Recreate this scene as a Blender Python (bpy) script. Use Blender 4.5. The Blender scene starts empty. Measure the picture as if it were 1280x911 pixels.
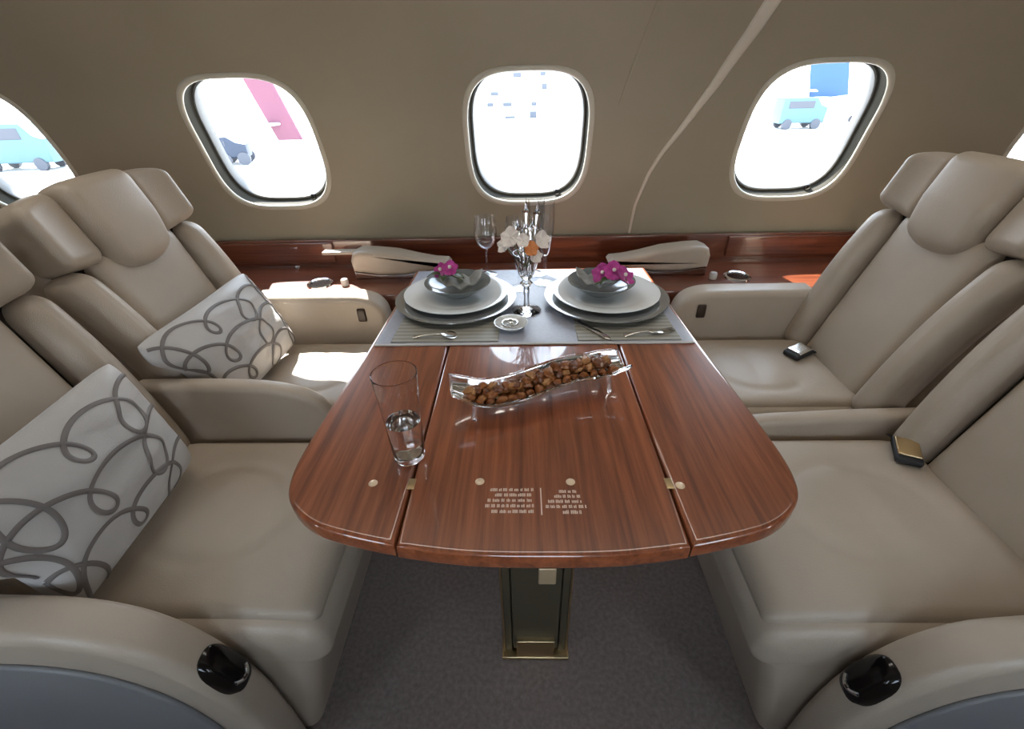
import bpy, bmesh, math, random
import numpy as np
from mathutils import Vector, Matrix, Euler
random.seed(7)
C = bpy.context.scene
COL = C.collection
PI = math.pi

# ------------------------------------------------------------------ materials
def new_mat(name):
    m = bpy.data.materials.new(name); m.use_nodes = True
    nt = m.node_tree
    return m, nt, nt.nodes['Principled BSDF']

def setp(b, **k):
    for key, v in k.items():
        b.inputs[key.replace('_', ' ')].default_value = v

def rgb(r, g, b): return (r, g, b, 1)

def noise_mat(name, c1, c2, scale=8, rough=.5, bump=0., bscale=200, stretch=(1, 1, 1), detail=4, **k):
    m, nt, b = new_mat(name)
    tc = nt.nodes.new('ShaderNodeTexCoord'); mp = nt.nodes.new('ShaderNodeMapping')
    mp.inputs['Scale'].default_value = stretch
    nt.links.new(tc.outputs['Object'], mp.inputs['Vector'])
    n = nt.nodes.new('ShaderNodeTexNoise'); n.inputs['Scale'].default_value = scale; n.inputs['Detail'].default_value = detail
    nt.links.new(mp.outputs['Vector'], n.inputs['Vector'])
    r = nt.nodes.new('ShaderNodeValToRGB')
    r.color_ramp.elements[0].position = .3; r.color_ramp.elements[1].position = .7
    r.color_ramp.elements[0].color = rgb(*c1); r.color_ramp.elements[1].color = rgb(*c2)
    nt.links.new(n.outputs['Fac'], r.inputs['Fac']); nt.links.new(r.outputs['Color'], b.inputs['Base Color'])
    setp(b, Roughness=rough, **k)
    if bump:
        n2 = nt.nodes.new('ShaderNodeTexNoise'); n2.inputs['Scale'].default_value = bscale; n2.inputs['Detail'].default_value = 2
        nt.links.new(mp.outputs['Vector'], n2.inputs['Vector'])
        bp = nt.nodes.new('ShaderNodeBump'); bp.inputs['Strength'].default_value = bump; bp.inputs['Distance'].default_value = .002
        nt.links.new(n2.outputs['Fac'], bp.inputs['Height']); nt.links.new(bp.outputs['Normal'], b.inputs['Normal'])
    return m

def plain(name, c, rough=.5, **k):
    m, nt, b = new_mat(name); setp(b, Base_Color=rgb(*c), Roughness=rough, **k); return m

def wood_mat(name, dark, light, rough=.25, coat=1., stretch=(30, 1.2, 30), scale=3.0):
    m, nt, b = new_mat(name)
    tc = nt.nodes.new('ShaderNodeTexCoord'); mp = nt.nodes.new('ShaderNodeMapping')
    mp.inputs['Scale'].default_value = stretch
    nt.links.new(tc.outputs['Object'], mp.inputs['Vector'])
    n = nt.nodes.new('ShaderNodeTexNoise'); n.inputs['Scale'].default_value = scale; n.inputs['Detail'].default_value = 6
    n.inputs['Roughness'].default_value = .62; n.inputs['Distortion'].default_value = .3
    nt.links.new(mp.outputs['Vector'], n.inputs['Vector'])
    r = nt.nodes.new('ShaderNodeValToRGB')
    e = r.color_ramp.elements
    e[0].position = .3; e[0].color = rgb(*dark); e[1].position = .72; e[1].color = rgb(*light)
    nt.links.new(n.outputs['Fac'], r.inputs['Fac']); nt.links.new(r.outputs['Color'], b.inputs['Base Color'])
    setp(b, Roughness=rough, Coat_Weight=coat, Coat_Roughness=.015, Coat_IOR=1.62)
    return m

def thin_glass(name, tint=(1, 1, 1), ior=1.45, boost=1.0):
    m, nt, b = new_mat(name); nt.nodes.remove(b)
    out = nt.nodes['Material Output']
    t = nt.nodes.new('ShaderNodeBsdfTransparent'); t.inputs['Color'].default_value = rgb(*tint)
    g = nt.nodes.new('ShaderNodeBsdfGlossy'); g.inputs['Roughness'].default_value = .03
    f = nt.nodes.new('ShaderNodeLayerWeight'); f.inputs['Blend'].default_value = .5
    pw = nt.nodes.new('ShaderNodeMath'); pw.operation = 'POWER'; pw.inputs[1].default_value = 3.2
    r0 = ((ior - 1) / (ior + 1)) ** 2
    mu = nt.nodes.new('ShaderNodeMath'); mu.operation = 'MULTIPLY_ADD'; mu.inputs[1].default_value = .80 * boost; mu.inputs[2].default_value = r0 * boost; mu.use_clamp = True
    x = nt.nodes.new('ShaderNodeMixShader')
    nt.links.new(f.outputs['Facing'], pw.inputs[0]); nt.links.new(pw.outputs[0], mu.inputs[0]); nt.links.new(mu.outputs[0], x.inputs['Fac'])
    nt.links.new(t.outputs[0], x.inputs[1]); nt.links.new(g.outputs[0], x.inputs[2]); nt.links.new(x.outputs[0], out.inputs['Surface'])
    return m

def glass(name, ior=1.45, tint=(1, 1, 1), rough=0.0):
    m, nt, b = new_mat(name)
    setp(b, Base_Color=rgb(*tint), Roughness=rough, IOR=ior, Transmission_Weight=1.0)
    return m

LEATHER = noise_mat('leather', (.42, .350, .275), (.48, .403, .320), 5, .40, .25, 420)
LEATHER2 = noise_mat('leather_seat_pad', (.40, .332, .258), (.465, .388, .305), 4, .42, .25, 420)
WALLM = noise_mat('wall_lining', (.335, .285, .20), (.36, .307, .217), 3, .55, .12, 500)
CEILM = noise_mat('ceiling_lining', (.30, .27, .21), (.32, .285, .225), 3, .6)
RIM = plain('window_rim', (.58, .53, .42), .35)
REVEAL = plain('window_reveal', (.050, .046, .036), .7, Specular_IOR_Level=.1)
GASKET = plain('window_gasket', (.16, .16, .155), .5)
TABLEWOOD = wood_mat('table_veneer', (.135, .032, .011), (.40, .118, .044), .3, 1.0, (26, 1.1, 26), 3.0)
LEDGEWOOD = wood_mat('ledge_veneer', (.085, .018, .008), (.20, .055, .022), .3, 1.0, (1.2, 26, 26), 3.0)
DARKWOOD = wood_mat('table_edge_veneer', (.04, .012, .007), (.10, .03, .014), .25, 1.0, (1.2, 20, 26), 3.0)
BRASS = plain('brass', (.66, .50, .28), .28, Metallic=1.)
BRONZE = plain('dark_bronze', (.13, .11, .07), .35, Metallic=.5)
CHROME = plain('chrome', (.8, .8, .82), .12, Metallic=1.)
BLACK = plain('black_gloss', (.006, .005, .005), .12)
BLACKMAT = plain('black_webbing', (.012, .012, .014), .6)
TEXTM = plain('placard_print', (.80, .60, .48), .5)
PORCELAIN = plain('porcelain', (.74, .76, .76), .08, Coat_Weight=.5)
CHARGER = plain('silvered_charger', (.42, .43, .43), .18, Metallic=.7)
GLAZE = plain('grey_glaze', (.16, .18, .18), .16, Coat_Weight=.6)
NAPKIN = noise_mat('napkin_cloth', (.17, .165, .145), (.24, .235, .21), 60, .8, .3, 500)
SILVER = plain('silver', (.82, .82, .80), .16, Metallic=1.)
RUNNER = noise_mat('runner_cloth', (.33, .35, .42), (.39, .41, .48), 120, .28, .2, 900)
HEM = plain('runner_hem', (.50, .48, .46), .5)
PETAL = noise_mat('orchid_petal', (.30, .015, .16), (.50, .05, .30), 60, .5)
PETALW = noise_mat('orchid_pale', (.70, .60, .55), (.80, .74, .66), 60, .5)
PETALO = plain('orchid_orange', (.60, .20, .05), .5)
LEAF = plain('orchid_leaf', (.045, .075, .02), .4)
STEMM = plain('flower_stem', (.10, .13, .04), .5)
PANE = thin_glass('window_pane', (.97, .98, .98), 1.3, .6)
CRYSTAL = glass('crystal', 1.5)
TUMBLER = glass('tumbler_glass', 1.5)
WINEGLASS = thin_glass('wine_glass', (.98, .985, .99), 1.5, 1.4)
DISHGLASS = glass('dish_glass', 1.5)
WATER = glass('water', 1.33)
NUT = [noise_mat('nut_glaze_a', (.16, .045, .012), (.36, .13, .035), 70, .3, .5, 150),
       noise_mat('nut_glaze_b', (.26, .10, .030), (.50, .24, .085), 70, .35, .5, 150),
       noise_mat('nut_glaze_c', (.09, .028, .010), (.22, .07, .02), 70, .28, .5, 150)]
SEAM = plain('seam_backing_cloth', (.030, .022, .016), .8)
COOLP = noise_mat('cool_light_grey', (.19, .19, .195), (.22, .22, .225), 4, .5, .2, 420)  # greyer than the leather: bluish light on the arm sides put into colour
CARPET = noise_mat('carpet', (.21, .162, .138), (.30, .238, .208), 90, .95, .8, 900)
PILLOWM = noise_mat('pillow_satin', (.44, .42, .40), (.52, .50, .48), 9, .42, .25, 500, Sheen_Weight=.3)
SCROLL = plain('pillow_scroll', (.17, .150, .140), .5)

# placemat: fine cross stripes woven in
def stripe_mat():
    m, nt, b = new_mat('placemat_weave')
    tc = nt.nodes.new('ShaderNodeTexCoord'); w = nt.nodes.new('ShaderNodeTexWave')
    w.wave_type = 'BANDS'; w.bands_direction = 'Y'; w.inputs['Scale'].default_value = 17; w.inputs['Distortion'].default_value = .3
    nt.links.new(tc.outputs['Object'], w.inputs['Vector'])
    r = nt.nodes.new('ShaderNodeValToRGB')
    r.color_ramp.elements[0].color = rgb(.23, .22, .18); r.color_ramp.elements[1].color = rgb(.36, .35, .31)
    nt.links.new(w.outputs['Fac'], r.inputs['Fac']); nt.links.new(r.outputs['Color'], b.inputs['Base Color'])
    setp(b, Roughness=.5); return m
MAT_WEAVE = stripe_mat()

# ------------------------------------------------------------------ mesh helpers
class MB:
    def __init__(s): s.v = []; s.f = []; s.m = []
    def add(s, vs, fs, mi=0):
        o = len(s.v); s.v += [tuple(map(float, v)) for v in vs]
        s.f += [tuple(i + o for i in f) for f in fs]; s.m += [mi] * len(fs)
        return s
    def map(s, fn, start=0):
        for i in range(start, len(s.v)): s.v[i] = tuple(fn(Vector(s.v[i])))
        return s
    def grid(s, P, closed_u=False, closed_v=False, mi=0):
        """P[i][j] -> point"""
        nu, nv = len(P), len(P[0]); vs = [p for row in P for p in row]; fs = []
        for i in range(nu if closed_u else nu - 1):
            for j in range(nv if closed_v else nv - 1):
                a = i * nv + j; b = i * nv + (j + 1) % nv
                c = ((i + 1) % nu) * nv + (j + 1) % nv; d = ((i + 1) % nu) * nv + j
                fs.append((a, b, c, d))
        return s.add(vs, fs, mi)
    def rbox(s, lo, hi, r, n=14, warp=None, mi=0, puff=0., puffax=None):
        lo = Vector(lo); hi = Vector(hi); c = (lo + hi) / 2; h = (hi - lo) / 2
        rr = Vector([min(r[i] if hasattr(r, '__len__') else r, h[i] * .999) for i in range(3)])
        def axis(hh, ra):
            k = 5
            e = [hh - ra + ra * math.sin(PI / 2 * q / k) * 1.0 for q in range(k + 1)]
            inn = [(-1 + 2 * q / n) * (hh - ra) for q in range(1, n)]
            return [-x for x in reversed(e)] + inn + e
        A = [axis(h[i], rr[i]) for i in range(3)]
        for ax in range(3):
            u, w = [(1, 2), (2, 0), (0, 1)][ax]
            for sg in (-1, 1):
                P = []
                for a in A[u]:
                    row = []
                    for b in A[w]:
                        p = Vector((0, 0, 0)); p[ax] = sg * h[ax]; p[u] = a; p[w] = b
                        q = Vector([max(-h[i] + rr[i], min(h[i] - rr[i], p[i])) for i in range(3)])
                        d = Vector([(p[i] - q[i]) / rr[i] for i in range(3)])
                        if d.length > 1e-9: d.normalize()
                        o = q + Vector([d[i] * rr[i] for i in range(3)])
                        if puff and puffax is not None:
                            k1, k2 = [i for i in range(3) if i != puffax]
                            g = max(0, 1 - (o[k1] / h[k1]) ** 2) ** .7 * max(0, 1 - (o[k2] / h[k2]) ** 2) ** .7
                            o[puffax] += (1 if o[puffax] > 0 else -1) * puff * g * min(1, abs(o[puffax]) / h[puffax])
                        if warp: o = warp(o, h)
                        row.append(o + c)
                    P.append(row)
                if sg < 0: P = [list(reversed(row)) for row in P]
                s.grid(P, mi=mi)
        return s
    def lathe(s, prof, n=40, centre=(0, 0, 0), mi=0, close=False):
        P = []
        for k in range(n):
            a = 2 * PI * k / n
            P.append([(centre[0] + r * math.cos(a), centre[1] + r * math.sin(a), centre[2] + z) for r, z in prof])
        return s.grid(P, closed_u=True, closed_v=close, mi=mi)
    def tube(s, pts, rad, n=10, mi=0, flat=1.0, up=None, cap=True):
        pts = [Vector(p) for p in pts]; P = []; N = len(pts); prev = None
        for i, p in enumerate(pts):
            t = (pts[min(i + 1, N - 1)] - pts[max(i - 1, 0)]).normalized()
            ref = Vector(up[i] if up and hasattr(up[0], '__len__') else up) if up else (prev if prev else (Vector((0, 0, 1)) if abs(t.z) < .9 else Vector((1, 0, 0))))
            b = (ref - t * ref.dot(t)).normalized(); a = t.cross(b); prev = b
            r = rad[i] if hasattr(rad, '__len__') else rad
            P.append([p + a * (r * math.cos(2 * PI * k / n)) + b * (r * flat * math.sin(2 * PI * k / n)) for k in range(n)])
        s.grid(P, closed_v=True, mi=mi)
        if cap:
            for row in (P[0], P[-1]):
                s.add(row, [tuple(range(n))], mi)
        return s
    def slab(s, outl, z0, z1, r, steps=5, mi=0, fn=None):
        """closed 2-D outline extruded from z0 to z1 with rounded edges"""
        N = len(outl); o = [Vector((p[0], p[1])) for p in outl]
        area = sum(o[i].x * o[(i + 1) % N].y - o[(i + 1) % N].x * o[i].y for i in range(N))
        if area < 0: o.reverse()
        nr = []
        for i in range(N):
            d1 = (o[i] - o[i - 1]).normalized(); d2 = (o[(i + 1) % N] - o[i]).normalized()
            n1 = Vector((d1.y, -d1.x)); n2 = Vector((d2.y, -d2.x)); m = n1 + n2
            m = m / max(.35, m.length ** 2 / 2) if m.length > 1e-6 else n1
            nr.append(m)
        rings = []
        prof = [(r + .003, 0)] + [(r * (1 - math.sin(PI / 2 * k / steps)), r * (1 - math.cos(PI / 2 * k / steps))) for k in range(steps + 1)]
        for ins, dz in prof: rings.append([(*(o[i] - nr[i] * ins), z0 + dz) for i in range(N)])
        for ins, dz in reversed(prof): rings.append([(*(o[i] - nr[i] * ins), z1 - dz) for i in range(N)])
        st = len(s.v)
        s.grid(rings, closed_v=True, mi=mi)
        M = len(rings)
        s.f.append(tuple(st + i for i in reversed(range(N)))); s.m.append(mi)
        s.f.append(tuple(st + (M - 1) * N + i for i in range(N))); s.m.append(mi)
        if fn: s.map(fn, st)
        return s

def obj(name, mb, mats, parent=None, sx=1, sharp=40, weld=1e-5, M=None, kind=None, label=None, recalc=True):
    me = bpy.data.meshes.new(name)
    vs = mb.v if M is None else [tuple(M @ Vector(v)) for v in mb.v]
    if sx < 0: vs = [(-x, y, z) for x, y, z in vs]
    off = Vector((0, 0, 0)); q = parent
    while q is not None: off += q.location; q = q.parent
    vs = [(x - off.x, y - off.y, z - off.z) for x, y, z in vs]
    me.from_pydata(vs, [], mb.f)
    for m in (mats if isinstance(mats, (list, tuple)) else [mats]): me.materials.append(m)
    me.polygons.foreach_set('material_index', mb.m)
    bm = bmesh.new(); bm.from_mesh(me)
    bmesh.ops.remove_doubles(bm, verts=bm.verts, dist=weld)
    bmesh.ops.dissolve_degenerate(bm, dist=1e-7, edges=bm.edges)
    if recalc: bmesh.ops.recalc_face_normals(bm, faces=bm.faces)
    bm.to_mesh(me); bm.free()
    me.polygons.foreach_set('use_smooth', [True] * len(me.polygons))
    me.set_sharp_from_angle(angle=math.radians(sharp))
    o = bpy.data.objects.new(name, me); COL.objects.link(o)
    if parent is not None: o.parent = parent
    if kind: o['kind'] = kind
    if label: o['label'] = label
    return o

def tag(o, label, cat, group=None):
    o['label'] = label; o['category'] = cat
    if group: o['group'] = group
    return o

def thing(name, loc, label, cat, group=None):
    o = bpy.data.objects.new(name, None); o.empty_display_size = .05; COL.objects.link(o); o.location = loc
    return tag(o, label, cat, group)

# ------------------------------------------------------------------ the cabin shell
S = .973                                    # spacing of the windows
YC = .70                                    # cabin centre line
PROF = [(1.70, -.02), (1.78, .25), (1.815, .5), (1.822, .68), (1.817, .82), (1.795, .97), (1.752, 1.12), (1.695, 1.26),
        (1.60, 1.40), (1.475, 1.53), (1.30, 1.645), (1.10, 1.72), (.90, 1.755), (.70, 1.765)]
def catmull(P, n):
    P = [Vector((*p, 0)) for p in P]; P = [2 * P[0] - P[1]] + P + [2 * P[-1] - P[-2]]; out = []
    for i in range(1, len(P) - 2):
        for k in range(n):
            t = k / n; a, b, c, d = P[i - 1:i + 3]
            out.append(.5 * ((2 * b) + (c - a) * t + (2 * a - 5 * b + 4 * c - d) * t * t + (3 * b - a - 3 * c + d) * t ** 3))
    out.append(P[-2]); return [(p.x, p.y) for p in out]
DENSE = np.array(catmull(PROF, 12))
SL = np.concatenate([[0], np.cumsum(np.linalg.norm(np.diff(DENSE, axis=0), axis=1))])
def prof_at(s): return (float(np.interp(s, SL, DENSE[:, 0])), float(np.interp(s, SL, DENSE[:, 1])))
def s_of_z(z): return float(np.interp(z, DENSE[:, 1], SL))
def wall_pt(x, s, out=0., side=1):
    y, z = prof_at(s)
    if out:
        y2, z2 = prof_at(min(SL[-1], s + .01)); y1, z1 = prof_at(max(0, s - .01))
        t = Vector((y2 - y1, z2 - z1)).normalized(); y += out * t.y; z -= out * t.x
    if side < 0: y = 2 * YC - y
    return (x, y, z)
SW0, SW1 = s_of_z(.812), s_of_z(1.262); SWC = (SW0 + SW1) / 2; HH = (SW1 - SW0) / 2; HW = .2225
def outline(scale_w=1., scale_h=1., N=64, e=3.3, phase=None):
    out = []
    for k in range(N):
        a = 2 * PI * k / N + PI / 4; c, s_ = math.cos(a), math.sin(a)
        out.append((HW * scale_w * math.copysign(abs(c) ** (2 / e), c), HH * scale_h * math.copysign(abs(s_) ** (2 / e), s_)))
    return out
BAYS = [-3, -2, -1, 0, 1, 2, 3]
S0, S1 = s_of_z(.55), s_of_z(1.45)
def wall_mesh(side):
    mb = MB(); ol = outline()
    for k in BAYS:
        cx = k * S; rect = []
        for (x, s_) in ol:
            hx = S / 2; hs = (S1 - SWC) if s_ > 0 else (SWC - S0)
            a = math.atan2(s_ / HH, x / HW); c, q = math.cos(a), math.sin(a); m = max(abs(c), abs(q))
            rect.append((c / m * hx, q / m * hs))
        P = []
        for j in range(11):
            t = j / 10
            P.append([wall_pt(cx + o[0] * (1 - t) + r[0] * t, SWC + o[1] * (1 - t) + r[1] * t, 0, side) for o, r in zip(ol, rect)])
        mb.grid(P, closed_v=True)
    x0, x1 = (BAYS[0] - .5) * S, (BAYS[-1] + .5) * S
    mb.grid([[wall_pt(x, s_, 0, side) for s_ in np.linspace(0, S0, 8)] for x in (x0, x1)])
    mb.grid([[wall_pt(x, s_, 0, side) for s_ in np.linspace(S1, s_of_z(1.60), 10)] for x in (x0, x1)])
    return mb
obj('wall_far', wall_mesh(1), WALLM, kind='structure', weld=1e-4, sharp=60)
obj('wall_near', wall_mesh(-1), WALLM, kind='structure', weld=1e-4, sharp=60)
X0, X1 = (BAYS[0] - .5) * S, (BAYS[-1] + .5) * S
sc = s_of_z(1.60)
cl = [prof_at(s_) for s_ in np.linspace(sc, SL[-1], 14)]
full = [(y, z) for y, z in cl] + [(2 * YC - y, z) for y, z in reversed(cl[:-1])]
mb = MB(); mb.grid([[(x, y, z) for y, z in full] for x in (X0, X1)])
obj('ceiling', mb, CEILM, kind='structure', sharp=60)
mb = MB(); mb.grid([[(x, y, 0) for y in (2 * YC - 1.72, 1.72)] for x in (X0, X1)])
obj('floor', mb, CARPET, kind='structure')
ring = [prof_at(s_) for s_ in np.linspace(0, SL[-1], 40)]; ring = ring + [(2 * YC - y, z) for y, z in reversed(ring[:-1])]
for nm, x in (('wall_left', X0), ('wall_right', X1)):
    mb = MB(); mb.add([(x, y, z) for y, z in ring], [tuple(range(len(ring)))])
    obj(nm, mb, WALLM, kind='structure')

def make_window(idx, k, side=1, detail=True):
    cx = k * S; N = 64
    o0 = outline(); mb = MB(); P = []
    for j in range(10):                       # raised rounded rim around the opening
        a = 2 * PI * j / 10
        sc_ = 1.0 + .045 * math.cos(a) - .01
        P.append([wall_pt(cx + p[0] * sc_, SWC + p[1] * (1 + .045 * math.cos(a) * HW / HH - .01), .002 - .007 * math.sin(a) * 1.0 + .0, side) for p in o0])
    mb.grid(P, closed_u=True, closed_v=True)
    fr = obj('window_%d' % idx, mb, RIM, kind='structure', sharp=80)
    mb = MB(); P = []
    for sc_, d in ((.985, .0), (.965, .012), (.945, .03), (.93, .05), (.90, .052)):
        P.append([wall_pt(cx + p[0] * sc_, SWC + p[1] * sc_, d, side) for p in o0])
    mb.grid(P, closed_v=True); obj('reveal', mb, REVEAL, fr, sharp=50)
    mb = MB(); P = []
    for sc_, d in ((.905, .046), (.885, .046), (.872, .052), (.868, .085), (.95, .09)):
        P.append([wall_pt(cx + p[0] * sc_, SWC + p[1] * sc_, d, side) for p in o0])
    mb.grid(P, closed_v=True); obj('gasket', mb, GASKET, fr, sharp=50)
    mb = MB(); P = []
    for t in np.linspace(.0, 1, 9):
        P.append([wall_pt(cx + p[0] * .872 * t, SWC + p[1] * .872 * t, .066, side) for p in o0])
    mb.grid(P, closed_v=True); obj('pane', mb, PANE, fr)
    if detail:                                # little shade latch low in the opening
        mb = MB(); mb.rbox((-.009, -.006, -.006), (.009, .006, .016), .003, 2)
        c = Vector(wall_pt(cx + .115 * 1, SWC - HH * .885, .035, side)); mb.map(lambda v: v + c)
        obj('shade_latch', mb, BLACK, fr)
    return fr
for i, k in enumerate((-2, -1, 0, 1, 2)): make_window(i + 1, k)
for i, k in enumerate((-2, -1, 0, 1, 2)): make_window(i + 6, k, -1, False)
# bays +-3 stay closed: blank infill panels
for side in (1, -1):
    for k in (-3, 3):
        mb = MB(); P = []
        for t in np.linspace(0, 1, 6): P.append([wall_pt(k * S + p[0] * 1.03 * t, SWC + p[1] * 1.03 * t, -.003, side) for p in outline()])
        mb.grid(P, closed_v=True); obj('trim_%d' % (10 + (k > 0) + 2 * (side > 0)), mb, WALLM, kind='structure')

# slanting pale raised strip, wider towards the top, on the lining, right of the middle window
def wall_strip(name, pts, mat, h):
    mb = MB(); P = []
    xs = np.array(pts); zz = np.linspace(xs[0, 1], xs[-1, 1], 40)
    for z in zz:
        x = np.interp(z, xs[:, 1], xs[:, 0]); w = np.interp(z, xs[:, 1], xs[:, 2]); s_ = s_of_z(z); row = []
        for a in np.linspace(0, PI, 9):
            row.append(wall_pt(x - w / 2 * math.cos(a), s_, .002 - h * math.sin(a) ** .7))
        P.append(row)
    mb.grid(P); return obj(name, mb, mat, kind='structure', sharp=70)
wall_strip('trim_1', [(.412, .69, .012), (.420, .80, .013), (.452, .914, .016), (.485, .99, .02), (.53, 1.06, .025), (.605, 1.20, .036), (.66, 1.34, .046), (.70, 1.50, .055), (.73, 1.6, .06)], plain('pale_strip', (.68, .61, .49), .32), .010)
wall_strip('trim_2', [(.305, 1.15, .004), (.325, 1.24, .01), (.355, 1.38, .014), (.385, 1.52, .016)], WALLM, .004)
wall_strip('trim_3', [(-1.46, .69, .006), (-1.46, 1.2, .006), (-1.46, 1.58, .006)], plain('lining_seam', (.10, .085, .06), .6), .0015)

# ------------------------------------------------------------------ side ledge along the wall
led = thing('side_ledge', (0, 1.70, 0), 'polished red-brown wooden ledge running along the cabin wall under the windows', 'ledge')
mb = MB(); mb.rbox((X0 + .05, 1.785, .56), (X1 - .05, 1.806, .690), .004, 6); obj('wall_panel', mb, LEDGEWOOD, led)
mb = MB(); mb.rbox((X0 + .05, 1.487, .55), (-.47, 1.79, .585), .008, 6); mb.rbox((.47, 1.487, .55), (X1 - .05, 1.79, .585), .008, 6); mb.rbox((-.48, 1.475, .55), (.48, 1.79, .585), .008, 6)
obj('shelf', mb, LEDGEWOOD, led)
mb = MB()
def front_fn(v):
    return v
mb.rbox((-.475, 1.490, .20), (.475, 1.52, .56), .006, 8)
mb.rbox((-1.9, 1.487, .15), (-.47, 1.51, .56), .006, 6); mb.rbox((.47, 1.487, .15), (1.9, 1.51, .56), .006, 6)
mb.rbox((-.50, 1.487, .15), (-.47, 1.63, .56), .006, 4); mb.rbox((.47, 1.487, .15), (.50, 1.63, .56), .006, 4)
obj('front_panel', mb, LEDGEWOOD, led)
for q in (-1, 1):
    mb = MB(); mb.rbox((q * 1.05 - .25, 1.772, .60), (q * 1.05 + .25, 1.786, .683), .005, 6); obj('inset_panel', mb, LEDGEWOOD, led)

def ledge_pad(sx, label):
    root = thing('ledge_pad', (sx * .5, 1.66, .585), label, 'armrest pad', 'padded bumpers on the side ledge')
    top = [(.675, .618), (.678, .660), (.668, .688), (.640, .700), (.59, .698), (.50, .688), (.42, .668), (.36, .656), (.31, .652), (.30, .640), (.31, .630), (.38, .618), (.48, .604), (.58, .604)]
    mb = MB(); mb.slab(top, 1.615, 1.70, .016, 5, fn=lambda v: Vector((v.x, v.z, v.y)))
    obj('cushion', mb, LEATHER, root, sx)
    mb = MB(); low = [(.672, .5862), (.672, .617), (.58, .604), (.48, .604), (.38, .619), (.31, .632), (.30, .5862)]
    mb.slab(low, 1.622, 1.69, .003, 2, fn=lambda v: Vector((v.x, v.z, v.y)))
    obj('wood_base', mb, DARKWOOD, root, sx)
    mb = MB(); mb.rbox((.67, 1.66, .672), (.80, 1.70, .684), .005, 3)
    if sx < 0: obj('lip', mb, LEATHER, root, sx)
    return root
ledge_pad(-1, 'tan padded bumper on the wooden ledge, left of the laid table, with thin lip')
ledge_pad(1, 'tan padded bumper on the wooden ledge, right of the laid table, with rounded end')

def cup_holder(x, y, label):
    z = .5855
    root = thing('cup_holder', (x, y, z), label, 'cup holder', 'cup holders sunk in the side ledge')
    mb = MB(); mb.lathe([(.036, .001), (.037, .006), (.043, .008), (.048, .005), (.049, .0)], 36, (x, y, z)); obj('ring', mb, CHROME, root)
    mb = MB(); mb.lathe([(.0, .0015), (.036, .0015)], 36, (x, y, z)); obj('well', mb, BLACK, root)
    return root
cup_holder(-.80, 1.585, 'chrome ringed black cup holder in the ledge behind the far left armrest')
cup_holder(.785, 1.60, 'chrome ringed black cup holder in the ledge behind the far right armrest')
def control_knob(x, y, label):
    mb = MB(); mb.lathe([(0, .0), (.014, 0), (.014, .018), (.011, .024), (0, .025)], 24, (x, y, .5855))
    tag(obj('control_knob', mb, plain('knob_white', (.55, .53, .50), .3)), label, 'knob', 'pale knobs on the side ledge')
control_knob(-.70, 1.575, 'small pale knob on the ledge beside the left cup holder')
control_knob(.69, 1.59, 'small pale knob on the ledge beside the right cup holder')

# ------------------------------------------------------------------ club seats
ANG = math.radians(19); BX, BZ = .935, .45
def back_map(yc):
    su, cu = math.sin(ANG), math.cos(ANG)
    # local: x = across (s), y = up the back (t), z = towards the front (n)
    return lambda v: Vector((BX + v.y * su - v.z * cu, yc + v.x, BZ + v.y * cu + v.z * su))

def arm_mesh(x_end, y0, y1, prof, z_low=.12, r=.022):
    """prof: (x, z) from the back along the top and down the front"""
    pts = catmull(prof, 6); out = list(pts) + [(x_end, z_low)] if pts[-1][1] < z_low + .02 else list(pts) + [(pts[-1][0], z_low), (x_end, z_low)]
    mb = MB(); mb.slab(out, y0, y1, r, 6, fn=lambda v: Vector((v.x, v.z, v.y)))
    return mb

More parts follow.
